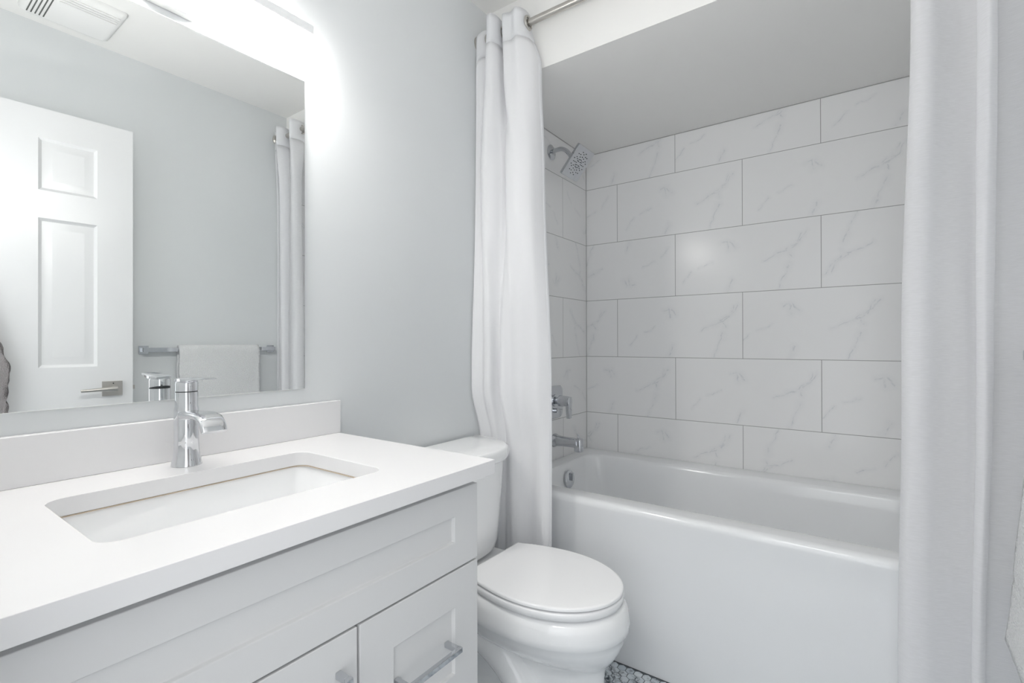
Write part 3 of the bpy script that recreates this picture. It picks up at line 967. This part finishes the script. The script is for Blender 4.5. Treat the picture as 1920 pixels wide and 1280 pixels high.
SY = -0.376
sh = thing('shower_fixture', 'square chrome shower head high on the tiled wall', 'shower head', (0, SY, 2.075))
bm = bmesh.new()
lathe(bm, (0.001, SY, 2.075), (1, 0, 0), [(0.036, 0), (0.0365, 0.003), (0.030, 0.007), (0.016, 0.010), (0.0, 0.011)], 32)
finish(bm, 'flange', M_chrome, sh, angle=40)
HC = Vector((0.150, SY, 1.988))
HN = Vector((0.764, 0, -0.645))
HU = Vector((0.645, 0, 0.764))
HV = Vector((0, 1, 0))
bm = bmesh.new()
pts = catmull([(0.008, SY, 2.077), (0.035, SY, 2.080), (0.062, SY, 2.078), (0.088, SY, 2.062), (0.105, SY, 2.040), HC - HN * 0.030], 24)
tube(bm, pts, 0.0105, 18)
finish(bm, 'arm', M_chrome, sh)
bm = bmesh.new()
lathe(bm, HC - HN * 0.044, HN, [(0.013, 0), (0.0165, 0.004), (0.0165, 0.016), (0.022, 0.022), (0.024, 0.030)], 28)
finish(bm, 'ball_joint', M_chrome, sh, angle=40)
bm = bmesh.new()
def hring(hw, d, rad=0.008): return [HC + HU * a + HV * b + HN * d for a, b in rrect(-hw, hw, -hw, hw, rad, 5)]
loft(bm, [hring(0.050, -0.0155), hring(0.073, -0.0135), hring(0.0765, -0.0115), hring(0.0765, -0.001), hring(0.0755, 0.0)])
head = finish(bm, 'plate', M_chrome, sh, angle=35)
nz = bmesh.new()
spots = []
for k in range(12):
    a = 2 * PI * k / 12
    for q in (0.020, 0.033, 0.046):
        spots.append((q * math.cos(a), q * math.sin(a)))
for k in range(24):
    if k % 2: spots.append((0.055 * math.cos(2 * PI * k / 24), 0.055 * math.sin(2 * PI * k / 24)))
spots += [(0.008, 0.008), (-0.008, 0.008), (0.008, -0.008), (-0.008, -0.008)]
for a, b in spots:
    lathe(nz, HC + HU * a + HV * b + HN * 0.0002, HN, [(0.0022, 0), (0.0019, 0.0016), (0.0, 0.0018)], 8)
nn = finish(nz, 'nozzles', M_dark, head)
nn['kind'] = 'stuff'

# ------------------------------------------------------------------ curtain rod and curtains
RY, RZZ = -0.930, 2.325
rod = thing('curtain_rod', 'brushed metal shower curtain rod between the two side walls', 'curtain rod', (W / 2, RY, RZZ))
bm = bmesh.new()
tube(bm, [(0.012, RY, RZZ), (W - 0.012, RY, RZZ)], 0.0125, 24)
finish(bm, 'pole', M_nickel, rod)
for x, s in ((0.001, 1), (W - 0.001, -1)):
    bm = bmesh.new()
    lathe(bm, (x, RY, RZZ), (s, 0, 0), [(0.031, 0), (0.031, 0.006), (0.026, 0.010), (0.0165, 0.014), (0.0165, 0.032)], 32)
    finish(bm, 'flange', M_nickel, rod, angle=40)

def curtain(name, label, profs, ztop, zbot, seed, rings_at, amp, sag=0.0, cloth=None):
    """profs: [(z, control points)], all with the same number of points; straight runs between them"""
    c = thing(name, label, 'curtain', (sum(p[0] for p in profs[0][1]) / len(profs[0][1]), RY, ztop))
    N = 150
    curves = [(z, catmull([(a, b, 0) for a, b in P], N)) for z, P in profs]
    zs = [ztop - (ztop - zbot) * (i / 110) for i in range(111)]
    def at(z):
        if z >= curves[0][0]: return curves[0][1]
        if z <= curves[-1][0]: return curves[-1][1]
        for (za, A), (zb, B) in zip(curves, curves[1:]):
            if zb <= z <= za:
                k = (za - z) / (za - zb)
                k = k * k * (3 - 2 * k)
                return [a.lerp(b, k) for a, b in zip(A, B)]
    grid = []
    for z in zs:
        line = at(z)
        row = []
        for i, p in enumerate(line):
            fade = min(1, (ztop - z) / 0.4)
            dx = amp * fade * noise.noise(Vector((i * 0.05, z * 1.3, seed)))
            dy = amp * 1.4 * fade * noise.noise(Vector((i * 0.07, z * 1.6, seed + 9)))
            zz = z - sag * max(0, 1 - i / 26) ** 1.3 * max(0, 1 - (ztop - z) / 0.6)
            row.append(Vector((min(max(p.x + dx, 0.004), W - 0.004), p.y + dy, zz)))
        grid.append(row)
    def sheet(i0, i1, j0, j1, push=0.0):
        bm = bmesh.new()
        V = [[bm.verts.new(grid[j][i]) for i in range(i0, i1 + 1)] for j in range(j0, j1 + 1)]
        for j in range(len(V) - 1):
            for i in range(len(V[0]) - 1):
                bm.faces.new((V[j][i], V[j][i + 1], V[j + 1][i + 1], V[j + 1][i]))
        return bm
    jt = 5
    body = finish(sheet(0, N - 1, jt, 110), 'panel', cloth or M_curt, c, angle=180)
    for ob, th, off in ((body, 0.0009, 0),):
        s = ob.modifiers.new('thick', 'SOLIDIFY')
        s.thickness = th
    hd = finish(sheet(0, N - 1, 0, jt), 'header_band', M_hem, c, angle=180)
    hd['label'] = 'opaque header band with metal eyelets'
    s = hd.modifiers.new('thick', 'SOLIDIFY')
    s.thickness = 0.0022
    for i0, i1 in ((0, 3), (N - 4, N - 1)):
        hm = finish(sheet(i0, i1, jt, 110), 'side_hem', M_hem, c, angle=180)
        s = hm.modifiers.new('thick', 'SOLIDIFY')
        s.thickness = 0.0026
        s.offset = 0
    for (x, y, dx, dy) in rings_at:
        bm = bmesh.new()
        torus(bm, (x, y, RZZ), (dx, dy, 0), 0.0220, 0.0048, 36, 10)
        finish(bm, 'grommet', M_nickel, c)
    return c

LT = [(0.005, -0.952), (0.016, -0.962), (0.034, -0.950), (0.060, -0.930), (0.082, -0.975), (0.096, -1.003), (0.118, -1.006), (0.127, -0.975), (0.124, -0.94), (0.127, -0.895), (0.138, -0.92), (0.147, -0.974), (0.182, -0.968), (0.213, -0.980), (0.232, -0.945), (0.226, -0.888)]
LB = [(0.005, -0.955), (0.014, -0.964), (0.030, -0.955), (0.052, -0.940), (0.070, -0.980), (0.090, -1.000), (0.114, -0.998), (0.126, -0.97), (0.126, -0.94), (0.133, -0.905), (0.142, -0.93), (0.152, -0.974), (0.188, -0.974), (0.224, -0.974), (0.258, -0.940), (0.272, -0.895)]
L1 = [(0.006, -0.955), (0.012, -0.965), (0.024, -0.955), (0.034, -0.950), (0.052, -0.985), (0.080, -0.992), (0.110, -0.975), (0.124, -0.95), (0.135, -0.93), (0.148, -0.95), (0.166, -0.976), (0.200, -0.985), (0.232, -0.975), (0.258, -0.955), (0.272, -0.925), (0.280, -0.890)]
L2 = [(0.006, -0.985), (0.014, -0.995), (0.032, -0.985), (0.052, -0.982), (0.075, -0.998), (0.100, -0.992), (0.108, -0.965), (0.116, -0.958), (0.130, -0.972), (0.152, -0.985), (0.180, -0.975), (0.208, -0.962), (0.236, -0.955), (0.270, -0.948), (0.298, -0.935), (0.322, -0.918)]
L3 = [(0.006, -0.935), (0.018, -0.942), (0.036, -0.938), (0.056, -0.934), (0.075, -0.942), (0.096, -0.94), (0.112, -0.930), (0.124, -0.925), (0.140, -0.934), (0.160, -0.944), (0.185, -0.942), (0.210, -0.930), (0.236, -0.922), (0.268, -0.930), (0.298, -0.930), (0.325, -0.920)]
curtain('shower_curtain', 'white grommet-top shower curtain gathered at the left, behind the toilet',
        [(2.33, LT), (2.16, LB), (1.80, L1), (0.98, L2), (0.76, L3), (0.0, L3)], 2.367, 0.06, 1.0,
        [(0.060, RY, 0.9, -0.4), (0.1245, RY, 0.9, -0.1), (0.1395, RY, 0.9, 0.1), (0.2350, RY, 1.0, 0.06)], 0.005, 0.055, M_curt2)
RT = [(1.352, -0.890), (1.328, -0.893), (1.306, -0.915), (1.298, -0.950), (1.310, -0.987), (1.340, -0.975), (1.385, -0.94), (1.42, -0.905), (1.45, -0.90), (1.474, -0.925), (1.478, -0.965), (1.462, -0.985), (1.444, -0.955), (1.452, -0.915), (1.49, -0.895), (1.535, -0.91), (1.543, -0.95)]
R1 = [(1.376, -0.900), (1.356, -0.900), (1.338, -0.908), (1.332, -0.930), (1.342, -0.950), (1.362, -0.948), (1.390, -0.925), (1.425, -0.905), (1.455, -0.905), (1.474, -0.925), (1.476, -0.950), (1.462, -0.962), (1.446, -0.940), (1.454, -0.912), (1.49, -0.895), (1.530, -0.91), (1.543, -0.94)]
R2 = [(1.372, -0.900), (1.344, -0.900), (1.318, -0.908), (1.311, -0.930), (1.324, -0.950), (1.352, -0.952), (1.390, -0.932), (1.425, -0.915), (1.450, -0.905), (1.466, -0.925), (1.466, -0.950), (1.452, -0.960), (1.438, -0.945), (1.448, -0.918), (1.49, -0.900), (1.530, -0.91), (1.543, -0.94)]
R3 = [(1.368, -0.905), (1.338, -0.905), (1.310, -0.912), (1.302, -0.930), (1.316, -0.950), (1.346, -0.952), (1.382, -0.936), (1.412, -0.925), (1.436, -0.915), (1.450, -0.93), (1.450, -0.952), (1.438, -0.962), (1.428, -0.948), (1.440, -0.925), (1.49, -0.905), (1.530, -0.91), (1.543, -0.94)]
curtain('shower_curtain', 'sheer white shower curtain at the right end of the rod',
        [(2.33, RT), (1.95, R1), (1.1, R2), (0.35, R3), (0.0, R3)], 2.367, 0.06, 5.0,
        [(1.302, RY, 0.9, 0.3), (1.398, RY, 0.8, -0.7), (1.474, RY, 1.0, 0.0), (1.538, RY, 1, 0.1)], 0.003)

# ------------------------------------------------------------------ towel bar and towel on the right wall
BX, BZ = 1.517, 1.113
bar = thing('towel_bar', 'square chrome towel bar on the right wall, seen in the mirror', 'towel bar', (W, -1.26, BZ))
bm = new_box(BX - 0.0085, BX + 0.0085, -1.594, -0.965, BZ - 0.0105, BZ + 0.0105)
finish(bm, 'bar', M_chrome, bar, bevel=0.0015)
for y in (-1.582, -0.977):
    bm = new_box(BX + 0.0088, W - 0.006, y - 0.011, y + 0.011, BZ - 0.0105, BZ + 0.0105)
    finish(bm, 'post', M_chrome, bar, bevel=0.0015)
    bm = new_box(W - 0.0058, W, y - 0.02, y + 0.02, BZ - 0.02, BZ + 0.02)
    finish(bm, 'mounting_plate', M_chrome, bar, bevel=0.0015)

def towel():
    y0, y1 = -1.450, -1.062
    path = []
    for z in [0.70 + 0.0125 * i for i in range(33)]:
        path.append((BX + 0.018, z))
    for k in range(9):
        a = PI * k / 8
        path.append((BX + 0.018 * math.cos(a), 1.108 + 0.0 + 0.024 * math.sin(a)))
    z = 1.095
    while z > 0.545:
        k = (1.095 - z) / 0.55
        x = BX - 0.018 - 0.033 * k * k
        path.append((x, z))
        z -= 0.0125
    bm = bmesh.new()
    NY = 40
    V = []
    L = 0
    for i, (x, z) in enumerate(path):
        row = []
        front = i > 40
        k_ = max(0.0, (1.095 - z) / 0.55)
        for j in range(NY + 1):
            y = y0 + (y1 - y0) * j / NY
            ex = 0.0035 * noise.noise(Vector((y * 9, z * 5, 3.0))) + 0.0012 * noise.noise(Vector((y * 60, z * 60, 1.0)))
            yy = y + 0.004 * noise.noise(Vector((z * 12, 0.3, j * 0.02)))
            if front:
                for zb in (0.615, 0.640, 0.668):
                    ex += 0.003 * math.exp(-((z - zb) / 0.005) ** 2)
                if z < 0.60: yy += (0.60 - z) * 0.10 * (1 if j > NY / 2 else -0.5) * abs(j / NY - 0.5)
            zz = z - ((y1 - y) * 0.10 * k_ ** 3 if front else 0)
            row.append(bm.verts.new((x + ex if front else x - ex, yy, zz)))
        V.append(row)
    for a, b in zip(V, V[1:]):
        for j in range(NY):
            bm.faces.new((a[j], a[j + 1], b[j + 1], b[j]))
    o = finish(bm, 'bath_towel', M_terry, angle=180)
    s = o.modifiers.new('thick', 'SOLIDIFY')
    s.thickness = 0.011
    s.offset = -0.2
    tag(o, 'folded white terry towel hanging over the chrome towel bar', 'towel')
towel()

# grey towel on a hook on the door; only its edge shows at the left of the mirror
def grey_towel():
    h = thing('door_hook', 'brushed metal hook near the hinge side of the open door', 'hook', DP(0.52, 1.45, 0.0))
    bm = bmesh.new()
    c = DP(0.52, 1.45, 0.0)
    n_ = (DP(0.52, 1.45, 1.0) - c)
    lathe(bm, c + n_ * 0.0008, n_, [(0.016, 0), (0.016, 0.004), (0.005, 0.006), (0.005, 0.035), (0.009, 0.037), (0.009, 0.043), (0, 0.045)], 20)
    finish(bm, 'peg', M_nickel, h, angle=40)
    bm = bmesh.new()
    rings = []
    nz_, na = 44, 48
    for k in range(nz_ + 1):
        q = k / nz_
        z = 1.452 - 0.62 * q
        hw = 0.012 + 0.105 * min(1, q * 1.5) ** 0.75 + 0.018 * q
        dp = 0.009 + 0.018 * min(1, q * 2)
        ring = []
        for i in range(na):
            a = 2 * PI * i / na
            wob = 1 + 0.22 * noise.noise(Vector((math.cos(a) * 2, math.sin(a) * 2, q * 2.2))) + 0.10 * noise.noise(Vector((math.cos(a) * 11, math.sin(a) * 11, q * 14)))
            ring.append(DP(0.528 + hw * math.cos(a) * wob, z, 0.040 + dp * math.sin(a) * (0.85 + 0.15 * math.cos(6 * a)) * wob))
        rings.append(ring)
    loft(bm, rings)
    o = finish(bm, 'hanging_towel', M_gterry, angle=180)
    tag(o, 'fluffy grey towel hanging on the door hook, at the left edge of the mirror view', 'towel')
grey_towel()

# ------------------------------------------------------------------ ceiling exhaust fan cover
ef = thing('exhaust_fan', 'square white exhaust fan cover on the ceiling, seen in the mirror', 'fan', (1.33, -1.87, CEIL))
bm = bmesh.new()
FX0, FX1, FY0, FY1 = 1.185, 1.465, -2.02, -1.74
loft(bm, [[Vector((x, y, z)) for x, y in rrect(FX0 + e, FX1 - e, FY0 + e, FY1 - e, 0.015, 5)] for z, e in ((CEIL - 0.0005, 0), (CEIL - 0.012, 0.002), (CEIL - 0.022, 0.012), (CEIL - 0.024, 0.022))])
finish(bm, 'cover', M_plast, ef, angle=40)
for k in range(4):
    x = FX0 + 0.022 + k * 0.017
    bm = new_box(x, x + 0.008, FY0 + 0.085, FY1 - 0.022, CEIL - 0.030, CEIL - 0.0242)
    finish(bm, 'slat', M_plast, ef, bevel=0.0015)
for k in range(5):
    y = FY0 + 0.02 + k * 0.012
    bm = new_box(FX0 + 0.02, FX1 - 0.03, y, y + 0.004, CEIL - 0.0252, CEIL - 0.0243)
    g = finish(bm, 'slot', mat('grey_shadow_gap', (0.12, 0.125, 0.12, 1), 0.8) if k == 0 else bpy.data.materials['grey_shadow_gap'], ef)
